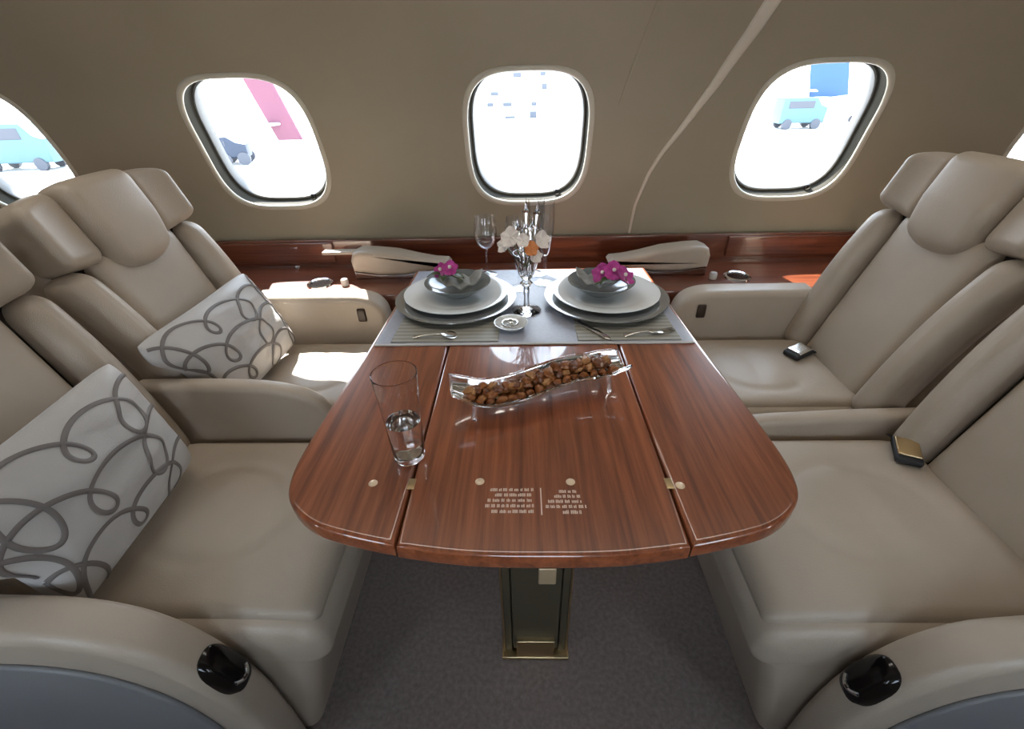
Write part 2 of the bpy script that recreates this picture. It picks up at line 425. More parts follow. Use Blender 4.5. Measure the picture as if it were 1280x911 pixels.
def make_seat(sx, yc, hw, far, label):
    root = thing('club_seat', (sx * .72, yc, 0), label, 'seat', 'leather club seats around the table')
    # base skirt
    def wbase(o, h):
        k = (h.z - o.z) / (2 * h.z)
        if o.x < 0: o.x += .103 * k * (-o.x / h.x)
        return o
    mb = MB(); mb.rbox((.397, yc - hw + .006, 0.002), (1.0, yc + hw - .006, .42), (.04, .03, .03), 10, wbase); obj('seat_base', mb, LEATHER, root, sx)
    # cushion
    def wc(o, h):
        o.z -= .012 * max(0, -o.x / h.x) ** 3
        return o
    mb = MB(); mb.rbox((.392, yc - hw + .004, .325), (.955, yc + hw - .004, .448), (.06, .03, .045), 14, wc)
    cu = obj('seat_cushion', mb, LEATHER, root, sx)
    def wp(o, h):
        o.z -= .012 * max(0, -o.x / h.x) ** 3
        q = max(0, 1 - (o.x / h.x) ** 2) * max(0, 1 - (o.y / h.y) ** 2)
        if o.z > 0:
            o.z += .012 * q ** .5
            o.z += .0022 * math.sin(o.x * 42 + 2.2 * math.sin(o.y * 11 + yc * 9)) * q * (.4 + .6 * (o.x > 0))
            # gentle sit creases
            o.z -= .004 * math.exp(-((math.hypot(o.x - .02, o.y * 1.2) - .15) / .018) ** 2) * (1 if o.x < .1 else .4)
        return o
    mb = MB(); mb.rbox((.405, yc - hw + .032, .41), (.945, yc + hw - .032, .462), (.05, .022, .022), 44, wp)
    obj('seat_pad', mb, LEATHER2, cu, sx)
    bm_ = back_map(yc); HB = .243
    # shell
    mb = MB(); mb.rbox((-HB + .012, -.20, -.15), (HB - .012, .585, -.035), (.05, .05, .04), 10); mb.map(bm_); obj('backrest', mb, LEATHER, root, sx)
    mb = MB(); mb.rbox((-HB + .03, -.02, -.045), (HB - .03, .60, -.018), .006, 4); mb.map(bm_); obj('seam_backing', mb, SEAM, root, sx, label='dark backing seen in the seams')
    # centre panel
    def wpan(o, h):
        o.x *= 1 + .055 * (o.y / h.y)
        return o
    mb = MB(); mb.rbox((-.148, -.03, -.06), (.148, .47, .012), (.03, .03, .024), 26, wpan, puff=.012, puffax=2); mb.map(bm_); obj('back_panel', mb, LEATHER2, root, sx)
    for q in (-1, 1):
        def wbol(o, h, q=q):
            t = (o.y / h.y)                            # -1 bottom .. 1 top
            o.x += q * .010 * t
            o.z += .018 * (1 - t * t) - .012 * max(0, t) ** 2
            return o
        lo, hi = (.160, HB) if q > 0 else (-HB, -.160)
        mb = MB(); mb.rbox((lo, -.03, -.07), (hi, .462, .042), (.036, .045, .045), 20, wbol); mb.map(bm_); obj('bolster', mb, LEATHER, root, sx)
        def ww(o, h, q=q):
            a = max(0., (q * o.x + h.x) / (2 * h.x))
            o.z += .035 * a * a - .01
            o.y -= .028 * a ** 3 * max(0, o.y / h.y)
            o.y += .014 * a * max(0, -o.y / h.y)
            return o
        lo, hi = (.107, HB - .004) if q > 0 else (-HB + .004, -.107)
        mb = MB(); mb.rbox((lo, .450, -.075), (hi, .630, .042), (.026, .030, .034), 16, ww); mb.map(bm_); obj('headrest_wing', mb, LEATHER, root, sx)
    def wh(o, h):
        k = max(0, -o.y / h.y)
        o.x *= 1 - .16 * k * k + .03 * max(0, o.y / h.y)
        o.y += .034 * k * (abs(o.x) / h.x) ** 2.4
        o.z -= .012 * k
        o.y -= .004 * (1 - k) * (abs(o.x) / h.x) ** 3
        return o
    mb = MB(); mb.rbox((-.108, .402, -.05), (.108, .640, .056), (.028, .034, .036), 22, wh, puff=.010, puffax=2); mb.map(bm_); obj('headrest', mb, LEATHER2, root, sx)
    # arms
    if far:
        prof = [(.95, .622), (.80, .622), (.66, .622), (.585, .618), (.535, .598), (.508, .560), (.502, .50), (.505, .42), (.51, .30)]
        ar = obj('armrest', arm_mesh(.95, 1.387, 1.474, prof, .10), LEATHER, root, sx)
        mb = MB(); mb.rbox((.572, 1.380, .528), (.602, 1.392, .578), .006, 4); obj('latch', mb, plain('dark_brown_latch', (.03, .014, .007), .3), ar, sx)
    else:
        if sx < 0:
            prof = [(1.0, .621), (.85, .622), (.72, .618), (.64, .608), (.575, .585), (.535, .545), (.515, .49), (.508, .42), (.51, .30)]
        else:
            prof = [(1.0, .511), (.85, .508), (.70, .500), (.60, .494), (.54, .480), (.505, .450), (.495, .41), (.498, .34), (.505, .25)]
        obj('armrest', arm_mesh(1.0, .882 if sx > 0 else .880, .927, prof, .10, .02), LEATHER, root, sx)
        if sx < 0:
            prof = [(1.25, .604), (.95, .606), (.80, .603), (.72, .597), (.655, .578), (.60, .540), (.555, .475), (.523, .385), (.507, .28), (.503, .15), (.505, .06)]
        else:
            prof = [(1.25, .575), (.95, .572), (.80, .566), (.73, .557), (.655, .540), (.60, .500), (.560, .44), (.533, .36), (.52, .26), (.518, .15), (.52, .06)]
        ar = obj('armrest', arm_mesh(1.25, .298, .372, prof, .02, .02), LEATHER, root, sx)
        sp_ = [(1.24, .535), (.95, .535), (.82, .532), (.75, .525), (.69, .505), (.64, .465), (.60, .405), (.575, .32), (.565, .22), (.565, .10)] if sx < 0 else [(1.24, .505), (.95, .503), (.83, .50), (.76, .492), (.70, .472), (.65, .435), (.61, .375), (.585, .30), (.575, .20), (.575, .10)]
        sp_ = list(catmull(sp_, 4)) + [(1.24, .10)]
        mb = MB(); mb.slab(sp_, .290, .299, .004, 3, fn=lambda v: Vector((v.x, v.z, v.y))); obj('cool_light_panel', mb, COOLP, ar, sx, label='grey panel toned for bluish side light')  # thin plate added on the near face; its grey paints bluish window light
        # recline lever: black oval in a cup on the curved front, with a bright chip
        c = Vector((.542, .335, .425)) if sx < 0 else Vector((.556, .335, .425))
        nrm = Vector((-.90, 0, .43)).normalized(); tz = Vector((.43, 0, .90)).normalized(); ty = Vector((0, 1, 0))
        if sx > 0: c = Vector((.552, .335, .405))
        mb = MB(); P = []
        for r_, n_ in ((0, .010), (.3, .010), (.6, .009), (.85, .006), (1, 0), (1.06, -.030)):
            P.append([c + tz * (.052 * r_ * math.copysign(abs(math.cos(a)) ** .7, math.cos(a))) + ty * (.028 * r_ * math.copysign(abs(math.sin(a)) ** .7, math.sin(a))) + nrm * (n_ + .012) for a in np.linspace(0, 2 * PI, 33)[:-1]])
        mb.grid(P, closed_v=True); bt = obj('recline_lever', mb, BLACK, ar, sx, label='glossy black oval lever')
        mb = MB(); mb.tube([c - tz * .024 + ty * (-.016 + .032 * t) - tz * (.012 * (1 - (2 * t - 1) ** 2)) + nrm * .021 for t in np.linspace(0, 1, 9)], .0035, 8); obj('chrome_chip', mb, CHROME, bt, sx)
    return root
seatFL = make_seat(-1, 1.174, .211, True, 'beige leather club seat by the wall facing right, scrolled pillow across it')
seatFR = make_seat(1, 1.174, .211, True, 'beige leather club seat by the wall facing left, dark buckle on it')
seatNL = make_seat(-1, .630, .256, False, 'beige leather club seat nearest the viewer facing right, holding a scrolled pillow')
seatNR = make_seat(1, .630, .256, False, 'beige leather club seat nearest the viewer facing left, brass buckle on it')

def belt(seat, pos, rz, metal, end):
    pos = Vector(pos); end = Vector(end)
    d = (end - pos)
    mb = MB(); mb.tube([pos + d * t + Vector((0, 0, .012 * math.sin(PI * t) - .004)) for t in np.linspace(.0, 1, 10)], .022, 12, flat=.10, up=(0, 0, 1))
    st = obj('seat_belt', mb, BLACKMAT, seat, label='black webbing lap belt end')
    mb = MB(); mb.rbox((-.040, -.027, 0), (.034, .027, .017), .006, 4)
    M = Matrix.Translation(pos + Vector((0, 0, -.001))) @ Matrix.Rotation(rz, 4, 'Z') @ Matrix.Rotation(-.12, 4, 'Y')
    b = obj('buckle', mb, BLACKMAT, st, M=M)
    mb = MB(); mb.rbox((-.026, -.024, .0155), (.030, .024, .0215), .003, 4)
    obj('buckle_plate', mb, metal, st, M=M)
belt(seatFR, (.862, 1.232, .476), .45, SILVER, (.945, 1.275, .462))
belt(seatNR, (.885, .785, .478), 1.15, BRASS, (.925, .862, .462))

# ------------------------------------------------------------------ pillows
def make_pillow(c, u, v, w, h, thick, seed, ylim, label):
    c = Vector(c); u = Vector(u).normalized(); v = Vector(v); v = (v - u * v.dot(u)).normalized(); n = v.cross(u) * -1
    n = u.cross(v)
    if n.x < 0: n = -n
    root_loc = c - v * h / 2
    def surf(a, b, sd):
        pin = 1 - .045 * (1 - b * b); pin2 = 1 - .05 * (1 - a * a)
        x = a * w / 2 * pin2 if abs(a) > 0 else 0
        cr = 1 - .07 * (abs(a * b)) ** 5
        x = a * w / 2 * cr * (1 - .05 * (1 - b * b) * abs(a) ** 3); y = b * h / 2 * cr * (1 - .06 * (1 - a * a) * abs(b) ** 3)
        t = thick / 2 * (max(0, 1 - a * a) ** .55) * (max(0, 1 - b * b) ** .55)
        wr = .004 * math.sin(7 * a + 3 * b + seed) * (1 - a * a) * (1 - b * b) + .0035 * math.sin(13 * b - 9 * a * b + seed * 2) * (1 - a * a) * (1 - b * b)
        p = c + u * x + v * y + n * (sd * t + wr)
        xl = -(.935 + .344 * (p.z - .45) - .066)
        if p.x < xl: p.x = xl + .15 * (p.x - xl) * 0 + (.0006 if sd > 0 else 0)
        if p.y < ylim + .07:
            k = max(0., min(1., (p.z - .60) / .09)); k = k * k * (3 - 2 * k)
            yq = ylim + .07 * math.exp((p.y - ylim - .07) / .07)
            p.y = yq * (1 - k) + p.y * k
        p.z = max(p.z, .4815 + .0004 * sd)
        return p
    mb = MB(); G = np.sin(np.linspace(-PI / 2, PI / 2, 45))
    for sd in (1, -1): mb.grid([[surf(a, b, sd) for b in G] for a in G])
    # embroidered looping scroll lying on the front face
    def scroll(fn, T, r=.0052, cnt=260):
        pts = []; ups = []
        run = []
        for t in np.linspace(0, T, cnt):
            a, b = fn(t)
            if abs(a) < .965 and abs(b) < .955: run.append((a, b))
            elif len(run) > 28: pts.append(run); run = []
            else: run = []
        if len(run) > 28: pts.append(run)
        for run in pts:
            Q = []; U = []
            for a, b in run:
                p = surf(a, b, 1); e = .01
                nn = (surf(min(.99, a + e), b, 1) - surf(max(-.99, a - e), b, 1)).cross(surf(a, min(.99, b + e), 1) - surf(a, max(-.99, b - e), 1)).normalized()
                if nn.dot(n) < 0: nn = -nn
                Q.append(p + nn * .0012); U.append(nn)
            mb.tube(Q, r, 8, mi=1, flat=.30, up=U)
    rnd = random.Random(seed)
    for row, amp, st, lo in ((-.62, .30, .085, .21), (-.05, .36, .10, .25), (.52, .32, .09, .22)):
        ph = rnd.uniform(0, 6)
        def fn(t, row=row, ph=ph, amp=amp, st=st, lo=lo):
            q = t + ph
            return (-1.25 + t * st - lo * math.sin(q) - .06 * math.sin(q * .5), row - amp * (1 + .35 * math.sin(q * .31)) * math.cos(q) + .14 * math.sin(q * .43))
        scroll(fn, 30, .0046, 420)
    o = obj('throw_pillow', mb, [PILLOWM, SCROLL], sharp=60)
    # origin at the base
    o.data.transform(Matrix.Translation(-root_loc)); o.location = root_loc
    return tag(o, label, 'pillow', 'scroll patterned throw pillows')
make_pillow((-.878, 1.108, .610), (-.082, -.996, -.025), (-.371, .007, .928), .46, .285, .130, 3, .9365, 'silver satin pillow with looping scrolls on the seat by the wall')
make_pillow((-.835, .545, .640), (.067, -.998, .007), (-.20, .003, .98), .445, .300, .140, 5, .3745, 'silver satin pillow with looping scrolls on the seat nearest the viewer')

# ------------------------------------------------------------------ table
TZ = .70
table = thing('dining_table', (0, .54, 0), 'glossy reddish-brown wooden table with bowed front on a bronze pedestal', 'table')
half = [(0, .360), (.06, .3605), (.12, .364), (.205, .376), (.285, .394), (.335, .411), (.372, .436), (.398, .466), (.411, .505), (.416, .56), (.414, .66), (.408, .80), (.402, .94), (.395, 1.2), (.390, 1.40), (.389, 1.45)]
hd = [(p[0], p[1]) for p in catmull(half, 5)]
right = hd; left_ = [(-x, y) for x, y in hd]
HX = .206
def clip(pts, lo, hi):
    """clip a closed polygon to lo <= x <= hi"""
    def half_(P, f, side):
        out = []
        for i in range(len(P)):
            a, b = P[i - 1], P[i]; ia, ib = (a[0] - f) * side >= 0, (b[0] - f) * side >= 0
            if ia != ib:
                t = (f - a[0]) / (b[0] - a[0]); out.append((f, a[1] + t * (b[1] - a[1])))
            if ib: out.append(b)
        return out
    P = half_(half_(pts, lo, 1), hi, -1)
    Q = []
    for p in P:
        if not Q or (abs(p[0] - Q[-1][0]) + abs(p[1] - Q[-1][1])) > 1e-4: Q.append(p)
    return Q
poly = list(reversed(left_)) + right[1:]
mb = MB(); mb.slab(clip(poly, -HX + .0015, HX - .0015), TZ - .030, TZ, .005, 4); top = obj('table_panel', mb, TABLEWOOD, table, sharp=60)
mb = MB(); mb.slab(clip(poly, HX + .0015, 1), TZ - .030, TZ, .0075, 5); obj('table_leaf', mb, TABLEWOOD, table, sharp=60)
mb = MB(); mb.slab(clip(poly, -1, -HX - .0015), TZ - .030, TZ, .0075, 5); obj('table_leaf', mb, TABLEWOOD, table, sharp=60)
# moulded under-edge
inner = [(x * .975, .375 + (y - .36) * .985) for x, y in poly]
mb = MB(); mb.slab(inner, TZ - .056, TZ - .031, .008, 3); obj('under_frame', mb, DARKWOOD, table)
for x, y in ((-.269, .491), (-.096, .494), (.050, .493), (.222, .485)):
    mb = MB(); mb.lathe([(0, .0012), (.006, .0012), (.0075, .0)], 20, (x, y, TZ)); obj('screw_cap', mb, plain('brass_cap', (.75, .58, .40), .35, Metallic=.4), top)
for sx in (-1, 1):
    mb = MB(); mb.rbox((sx * HX - .006, .478, TZ - .001), (sx * HX + .006, .500, TZ + .001), .0008, 2); obj('hinge', mb, BRASS, top)
# printed placard: fine blocks of lettering too small to read
mb = MB(); rnd = random.Random(2)
def text_line(xa, xb, y, h, gaps=True):
    x = xa
    while x < xb - .002:
        w = min(rnd.uniform(.004, .012), xb - x); q = x
        while q < x + w - .0008:
            ww = rnd.choice((.0012, .0016, .0020)); hh = h * rnd.choice((.8, 1, 1))
            mb.add([(q, y, TZ + .0004), (min(q + ww, x + w), y, TZ + .0004), (min(q + ww, x + w), y + hh, TZ + .0004), (q, y + hh, TZ + .0004)], [(0, 1, 2, 3)]); q += ww + .0006
        x += w + .0022
for i, xa in enumerate((-.078, -.070, -.081, -.084, -.074)): text_line(xa, -.010, .4735 - i * .0105, .0062)
for i, (xa, xb) in enumerate(((.030, .058), (.022, .062), (.012, .064), (.008, .070))): text_line(xa, xb, .4700 - i * .0098, .0060)
text_line(.033, .062, .4300, .0066)
mb.add([(.0005, .428, TZ + .0004), (.0025, .428, TZ + .0004), (.0025, .480, TZ + .0004), (.0005, .480, TZ + .0004)], [(0, 1, 2, 3)])
obj('lettering', mb, TEXTM, top, label='pale printed notice lettering', recalc=False)
# pedestal
mb = MB(); mb.rbox((-.056, .545, .03), (.056, .90, TZ - .058), .004, 6); ped = obj('pedestal', mb, BRONZE, table)
mb = MB()
mb.rbox((-.077, .550, .012), (-.058, .89, TZ - .06), .003, 4); mb.rbox((.058, .550, .012), (.077, .89, TZ - .06), .003, 4); obj('side_fin', mb, BRONZE, ped)
mb = MB()
mb.rbox((-.080, .546, .012), (-.076, .551, TZ - .06), .001, 2); mb.rbox((.076, .546, .012), (.080, .551, TZ - .06), .001, 2)
obj('edge_strip', mb, BRASS, ped)
mb = MB(); mb.rbox((-.047, .533, .014), (.047, .548, .090), .003, 4); obj('kick_plate', mb, BRASS, ped)
mb = MB(); mb.rbox((-.085, .530, .001), (.085, .92, .014), .004, 4); obj('foot_plate', mb, BRASS, ped)
mb = MB(); mb.rbox((.004, .538, .335), (.042, .546, .392), .003, 3); obj('catch_plate', mb, plain('pale_brass', (.72, .55, .34), .4, Metallic=.5), ped)

# runner and placemats
def edge_x(y): return float(np.interp(y, [p[1] for p in half], [p[0] for p in half]))
ys = np.linspace(.935, 1.435, 24)
outl = [(-edge_x(y) + .012, y) for y in ys] + [(edge_x(y) - .012, y) for y in reversed(ys)]
mb = MB(); mb.slab(outl, TZ + .0002, TZ + .0024, .0008, 2)
run = tag(obj('table_runner', mb, RUNNER), 'silvery blue-grey cloth runner covering the wall end of the table', 'table runner')
mb = MB(); mb.rbox((-edge_x(.94) + .012, .930, TZ + .0006), (edge_x(.94) - .012, .938, TZ + .0042), .0015, 4); obj('hem', mb, HEM, run)
def placemat(x0, x1, label):
    mb = MB(); mb.slab([(x0, .945), (x1, .945), (x1 * .97 if x1 > 0 else x1, 1.34), (x0 * .97 if x0 < 0 else x0, 1.34)], TZ + .0026, TZ + .0048, .0008, 2)
    return tag(obj('placemat', mb, MAT_WEAVE), label, 'placemat', 'striped placemats on the runner')
placemat(-.352, -.085, 'grey striped placemat under the place setting on the left')
placemat(.110, .362, 'grey striped placemat under the place setting on the right')

# ------------------------------------------------------------------ place settings
PZ = TZ + .0050
def plate_prof(r, h, foot=.55):
    return [(0, .004), (r * .60, .004), (r * .70, h * .45), (r * .97, h * .95), (r, h), (r * 1.0, h + .0025), (r * .97, h + .003), (r * .70, h * .45 + .005), (r * .58, .0075), (0, .0075)]
def orchid(mb_p, c, size, tilt, seed):
    rnd = random.Random(seed)
    M = Matrix.Translation(c) @ tilt.to_matrix().to_4x4()
    for k in range(5):
        a = 2 * PI * k / 5 + .3; P = []
        for i in range(9):
            t = i / 8; w = math.sin(PI * min(1, t ** 1.3 * .94 + .05)) ** .6 * .50 * size * (1.15 if k % 2 else .9); row = []
            for j in range(7):
                q = -1 + 2 * j / 6
                p = Vector((t * size, q * w, .28 * size * t * t - .12 * size * q * q * t + .06 * size * math.sin(6 * q + k)))
                row.append(M @ (Matrix.Rotation(a, 3, 'Z') @ p))
            P.append(row)
        mb_p.grid(P)
def place_setting(cx, cy, rc, side):
    lr = 'left' if side < 0 else 'right'
    mb = MB(); mb.lathe(plate_prof(rc, .017), 72, (cx, cy, PZ), close=False)
    tag(obj('charger_plate', mb, CHARGER), 'large silvery charger plate at the bottom of the %s plate stack' % lr, 'plate', 'charger plates')
    z = PZ + .010
    mb = MB(); mb.lathe(plate_prof(rc * .86, .020), 72, (cx, cy + .006, z))
    tag(obj('dinner_plate', mb, PORCELAIN), 'white dinner plate resting on the %s charger under the bowl' % lr, 'plate', 'dinner plates')
    z2 = z + .0085
    bx, by = cx + (.004 if side < 0 else -.012), cy + .022
    mb = MB(); mb.lathe([(0, .003), (.040, .003), (.043, .0), (.046, .003), (.075, .021), (.092, .035), (.0945, .0365), (.095, .038), (.092, .0378), (.072, .0245), (.042, .010), (0, .008)], 60, (bx, by, z2))
    tag(obj('shallow_bowl', mb, GLAZE), 'shallow grey glazed bowl on the %s dinner plate holding an orchid' % lr, 'bowl', 'grey bowls')
    zb = z2 + .0105
    # folded napkin lying in the bowl
    nx, ny = bx - .012 * side, by - .004
    mb = MB(); P = []
    for i in range(26):
        a = -1 + 2 * i / 25; row = []
        for j in range(18):
            b = -1 + 2 * j / 17
            x = a * .058; y = b * .045
            r2 = (x / .085) ** 2 + (y / .085) ** 2
            row.append(Vector((nx + x, ny + y, zb + .002 + .060 * r2 + .006 * (1 + math.sin(9 * a + 2 * b)) * (1 - .4 * abs(a)) + .010 * (1 - b * b))))
        P.append(row)
    mb.grid(P); o = obj('folded_napkin', mb, NAPKIN)
    so = o.modifiers.new('thick', 'SOLIDIFY'); so.thickness = .003; so.offset = 1
    tag(o, 'rumpled grey cloth napkin inside the %s bowl' % lr, 'napkin', 'grey napkins')
    # orchid
    ox, oy, oz = (nx + .038 * side, ny - .016, zb + .052)
    if side < 0: ox, oy = cx - .030, cy + .040
    root = thing('orchid_flower', (ox, oy, oz - .025), 'magenta orchid blossom with leaves laid on the %s napkin' % lr, 'flower', 'magenta orchids')
    rnd = random.Random(11 + side); n = 3 if side > 0 else 2
    for q in range(n):
        mb = MB(); off = Vector(((q - (n - 1) / 2) * .030, -.010 * q, .010 * (q % 2)))
        orchid(mb, Vector((ox, oy, oz)) + off, .030 if side > 0 else .024, Euler((math.radians(52 - 8 * q), .3 * (q - 1), .5 * (q - 1))), q)
        bl = obj('blossom', mb, PETAL, root, sharp=180, recalc=False)
        mb = MB(); mb.rbox((-.005, -.005, -.004), (.005, .005, .006), .0045, 3); cc = Vector((ox, oy - .006, oz + .006)) + off; mb.map(lambda v: v + cc)
        obj('lip', mb, PETALW, bl)
    for q in range(3):
        a = 2.4 + q * 1.5 + (0 if side > 0 else .7); P = []
        for i in range(10):
            t = i / 9; w = math.sin(PI * (t * .95 + .03)) * .012
            p = Vector((ox + math.cos(a) * .055 * t, oy - .012 + math.sin(a) * .045 * t, oz - .014 + .012 * math.sin(PI * t) ))
            e = Vector((-math.sin(a), math.cos(a), 0))
            P.append([p - e * w, p + Vector((0, 0, -.003)), p + e * w])
        mb = MB(); mb.grid(P); obj('leaf', mb, LEAF, root, sharp=180, recalc=False)
    mb = MB(); mb.tube([Vector((ox, oy, oz - .006)) + Vector((-.05 * t * side, -.030 * t, -.012 * t)) for t in np.linspace(0, 1, 8)], .0022, 8); obj('stem', mb, STEMM, root)
place_setting(-.215, 1.175, .172, -1)
place_setting(.212, 1.172, .174, 1)

def cutlery(kind, x, y, rz, label, L=.17):
    mb = MB(); P = []
    n = 22
    for i in range(n):
        t = i / (n - 1)
        if kind == 'knife': w = .0065 if t < .5 else .009 * (1 - max(0, (t - .82) / .18) ** 2 * .95)
        elif kind == 'fork': w = .0028 + .004 * max(0, 1 - t / .3) + .0085 * max(0, min(1, (t - .62) / .12)) * (1 if t < .93 else .9)
        else: w = .0028 + .004 * max(0, 1 - t / .3) + .018 * math.sin(PI * max(0, min(1, (t - .68) / .33))) ** .7
        zc = .006 + .006 * math.sin(PI * t) * (1 if kind != 'knife' else .2)
        P.append([Vector((t * L, math.cos(a) * w, zc + math.sin(a) * .0014 - (.004 * (1 - abs(math.cos(a))) if kind == 'spoon' and t > .7 else 0))) for a in np.linspace(0, 2 * PI, 13)[:-1]])
    mb.grid(P, closed_v=True); mb.add(P[0], [tuple(range(12))]); mb.add(P[-1], [tuple(range(12))])
    if kind == 'fork':
        for q in (-1, -.33, .33, 1): mb.tube([(L * .97 + t * .034, q * .0085, .0065 + .004 * t) for t in np.linspace(0, 1, 6)], [.0016] * 5 + [.0008], 6)
    M = Matrix.Translation((x, y, PZ - .004)) @ Matrix.Rotation(rz, 4, 'Z')
    return tag(obj(kind, mb, SILVER, M=M), label, kind, 'silver cutlery')
cutlery('knife', .120, 1.04, -.95, 'silver knife slanting out in front of the plate stack on the right', .12)
cutlery('fork', .225, .962, .18, 'silver fork lying before the plate stack on the right', .10)
cutlery('spoon', -.30, .966, .05, 'silver spoon lying before the plate stack on the left', .11)

# white scrolled napkin ring / dish near the middle
ring = thing('scroll_dish', (-.055, 1.020, TZ + .0026), 'small white scroll-rimmed dish between the two plate stacks', 'dish')
mb = MB(); mb.lathe([(0, .002), (.022, .002), (.034, .008), (.042, .016), (.044, .016), (.036, .006), (.024, 0), (0, 0)], 40, (-.055, 1.020, TZ + .0026)); obj('saucer', mb, PORCELAIN, ring)
mb = MB(); mb.tube([(-.055 + (.004 + .022 * t) * math.cos(11 * t), 1.020 + (.004 + .022 * t) * math.sin(11 * t), TZ + .010 + .006 * t) for t in np.linspace(0, 1, 60)], .0035, 8); obj('scroll', mb, SILVER, ring)

# ------------------------------------------------------------------ glasses and the vase
RZ = TZ + .0026
def stem_glass(x, y, z, h, r, flute, label):
    root = thing('wine_glass' if not flute else 'champagne_flute', (x, y, z), label, 'glass', 'stemmed glasses behind the plates')
    bs = h * .46 if not flute else h * .36
    mb = MB(); mb.lathe([(0, .0), (.032, .0), (.033, .0015), (.012, .005), (.0045, .010), (0, .0105)], 36, (x, y, z)); obj('foot', mb, WINEGLASS, root)
    mb = MB(); mb.lathe([(0, .008), (.0042, .009), (.0030, bs * .5), (.0040, bs - .004), (.0, bs)], 14, (x, y, z)); obj('stem', mb, WINEGLASS, root)
    H = h - bs
    pr = [(0, bs), (r * .35, bs + .03 * H), (r * .80, bs + .20 * H), (r * 1.0, bs + .48 * H), (r * .96, bs + .75 * H), (r * .86, bs + H)] if not flute else \
         [(0, bs), (r * .30, bs + .02 * H), (r * .62, bs + .16 * H), (r * .90, bs + .50 * H), (r, bs + .80 * H), (r * .97, bs + H)]
    prs = [tuple(p) for p in catmull(pr, 5)]
    inn = [(max(0, q[0] - .0012), q[1] + .0012) for q in reversed(prs[:-1])]
    mb = MB(); mb.lathe(prs + inn, 40, (x, y, z)); obj('glass_bowl', mb, WINEGLASS, root)
    return root
stem_glass(-.035, 1.275, RZ, .215, .040, False, 'clear wine glass standing left of the crystal vase')
stem_glass(-.140, 1.395, RZ, .19, .036, False, 'clear wine glass farthest left, behind the left plate stack')
stem_glass(.045, 1.318, RZ, .245, .026, True, 'tall clear flute standing right of the crystal vase')
stem_glass(.020, 1.395, RZ, .235, .026, True, 'tall clear flute directly behind the crystal vase')

vx, vy = -.014, 1.118
vase = thing('crystal_vase', (vx, vy, RZ), 'cut crystal stemmed vase standing in the middle of the runner', 'vase')
mb = MB(); mb.lathe([(0, 0), (.040, 0), (.041, .003), (.020, .009), (.009, .014), (0, .0145)], 12, (vx, vy, RZ)); obj('foot', mb, CRYSTAL, vase, sharp=20)
mb = MB(); mb.lathe([(0, .0135), (.0085, .015), (.0070, .04), (.0085, .070), (0, .072)], 10, (vx, vy, RZ)); obj('stem', mb, CRYSTAL, vase, sharp=20)
mb = MB(); mb.lathe([(0, .071), (.010, .073), (.018, .082), (.010, .091), (0, .093)], 10, (vx, vy, RZ)); obj('knop', mb, CRYSTAL, vase, sharp=20)
mb = MB(); mb.lathe([(0, .092), (.012, .094), (.022, .110), (.030, .140), (.036, .165), (.034, .165), (.028, .140), (.019, .112), (.0, .104)], 14, (vx, vy, RZ)); obj('cup', mb, CRYSTAL, vase, sharp=20)
for i, (dx, dy, h) in enumerate(((0, .008, .300), (.030, .012, .295), (-.022, .012, .255), (.016, -.010, .262), (-.010, -.012, .24))):
    mb = MB(); mb.lathe([(0, 0), (.0035, .002), (.0035, h - .165), (.008, h - .150), (.0045, h - .135), (.0095, h - .118 + .02), (.0040, h - .09 + .005), (0, h - .075 + .02)], 8, (0, 0, 0))
    for k in range(len(mb.v)):
        x, y, z = mb.v[k]; t = z / (h - .06); mb.v[k] = (vx + x + dx * (.35 + .65 * t), vy + y + dy * (.35 + .65 * t), RZ + .106 + z * (h - .106) / (h - .055))
    obj('crystal_branch', mb, CRYSTAL, vase, sharp=20)
spray = thing('flower_spray', (vx, vy, RZ + .14), 'white and orange orchid spray in the crystal vase', 'flower')
for q, (dx, dy, dz, m, s_) in enumerate(((.012, -.030, .020, PETALO, .020), (-.040, .0, .040, PETALW, .028), (.040, -.012, .036, PETALW, .024), (-.008, -.034, .042, PETALW, .018), (-.058, .01, .018, PETALW, .022), (.024, -.030, .000, PETALW, .018))):
    mb = MB(); orchid(mb, Vector((vx + dx, vy + dy, RZ + .165 + dz)), s_, Euler((math.radians(60), .3 * dx * 20, dx * 12)), q)
    bl = obj('blossom', mb, m, spray, sharp=180, recalc=False)
    mb = MB(); mb.tube([Vector((vx, vy, RZ + .125)).lerp(Vector((vx + dx, vy + dy, RZ + .165 + dz)), t) for t in np.linspace(0, 1, 6)], .0016, 6); obj('stem', mb, STEMM, bl)

# tumbler with water
tx, ty = -.222, .553
tum = thing('tumbler', (tx, ty, TZ), 'tall clear glass tumbler half full of water on the bare wood', 'glass')
mb = MB(); mb.lathe([(0, .0005), (.022, .0005), (.0245, .0005), (.0260, .0020), (.02625, .0035), (.0264, .006), (.0300, .08), (.03525, .168), (.03548, .1718), (.0354, .1727), (.0349, .1731), (.0343, .1727), (.03418, .1718), (.03395, .168), (.0287, .08), (.0252, .016), (.0246, .0125), (.0232, .0112), (.020, .011), (0, .011)], 56, (tx, ty, TZ)); obj('glass_wall', mb, TUMBLER, tum)
mb = MB(); mb.lathe([(0, .0115), (.020, .0115), (.0228, .0118), (.0241, .0130), (.0247, .0165), (.0281, .0775), (.02825, .0795), (.0280, .0799), (.0270, .0800), (0, .0800)], 56, (tx, ty, TZ)); obj('water', mb, WATER, tum)

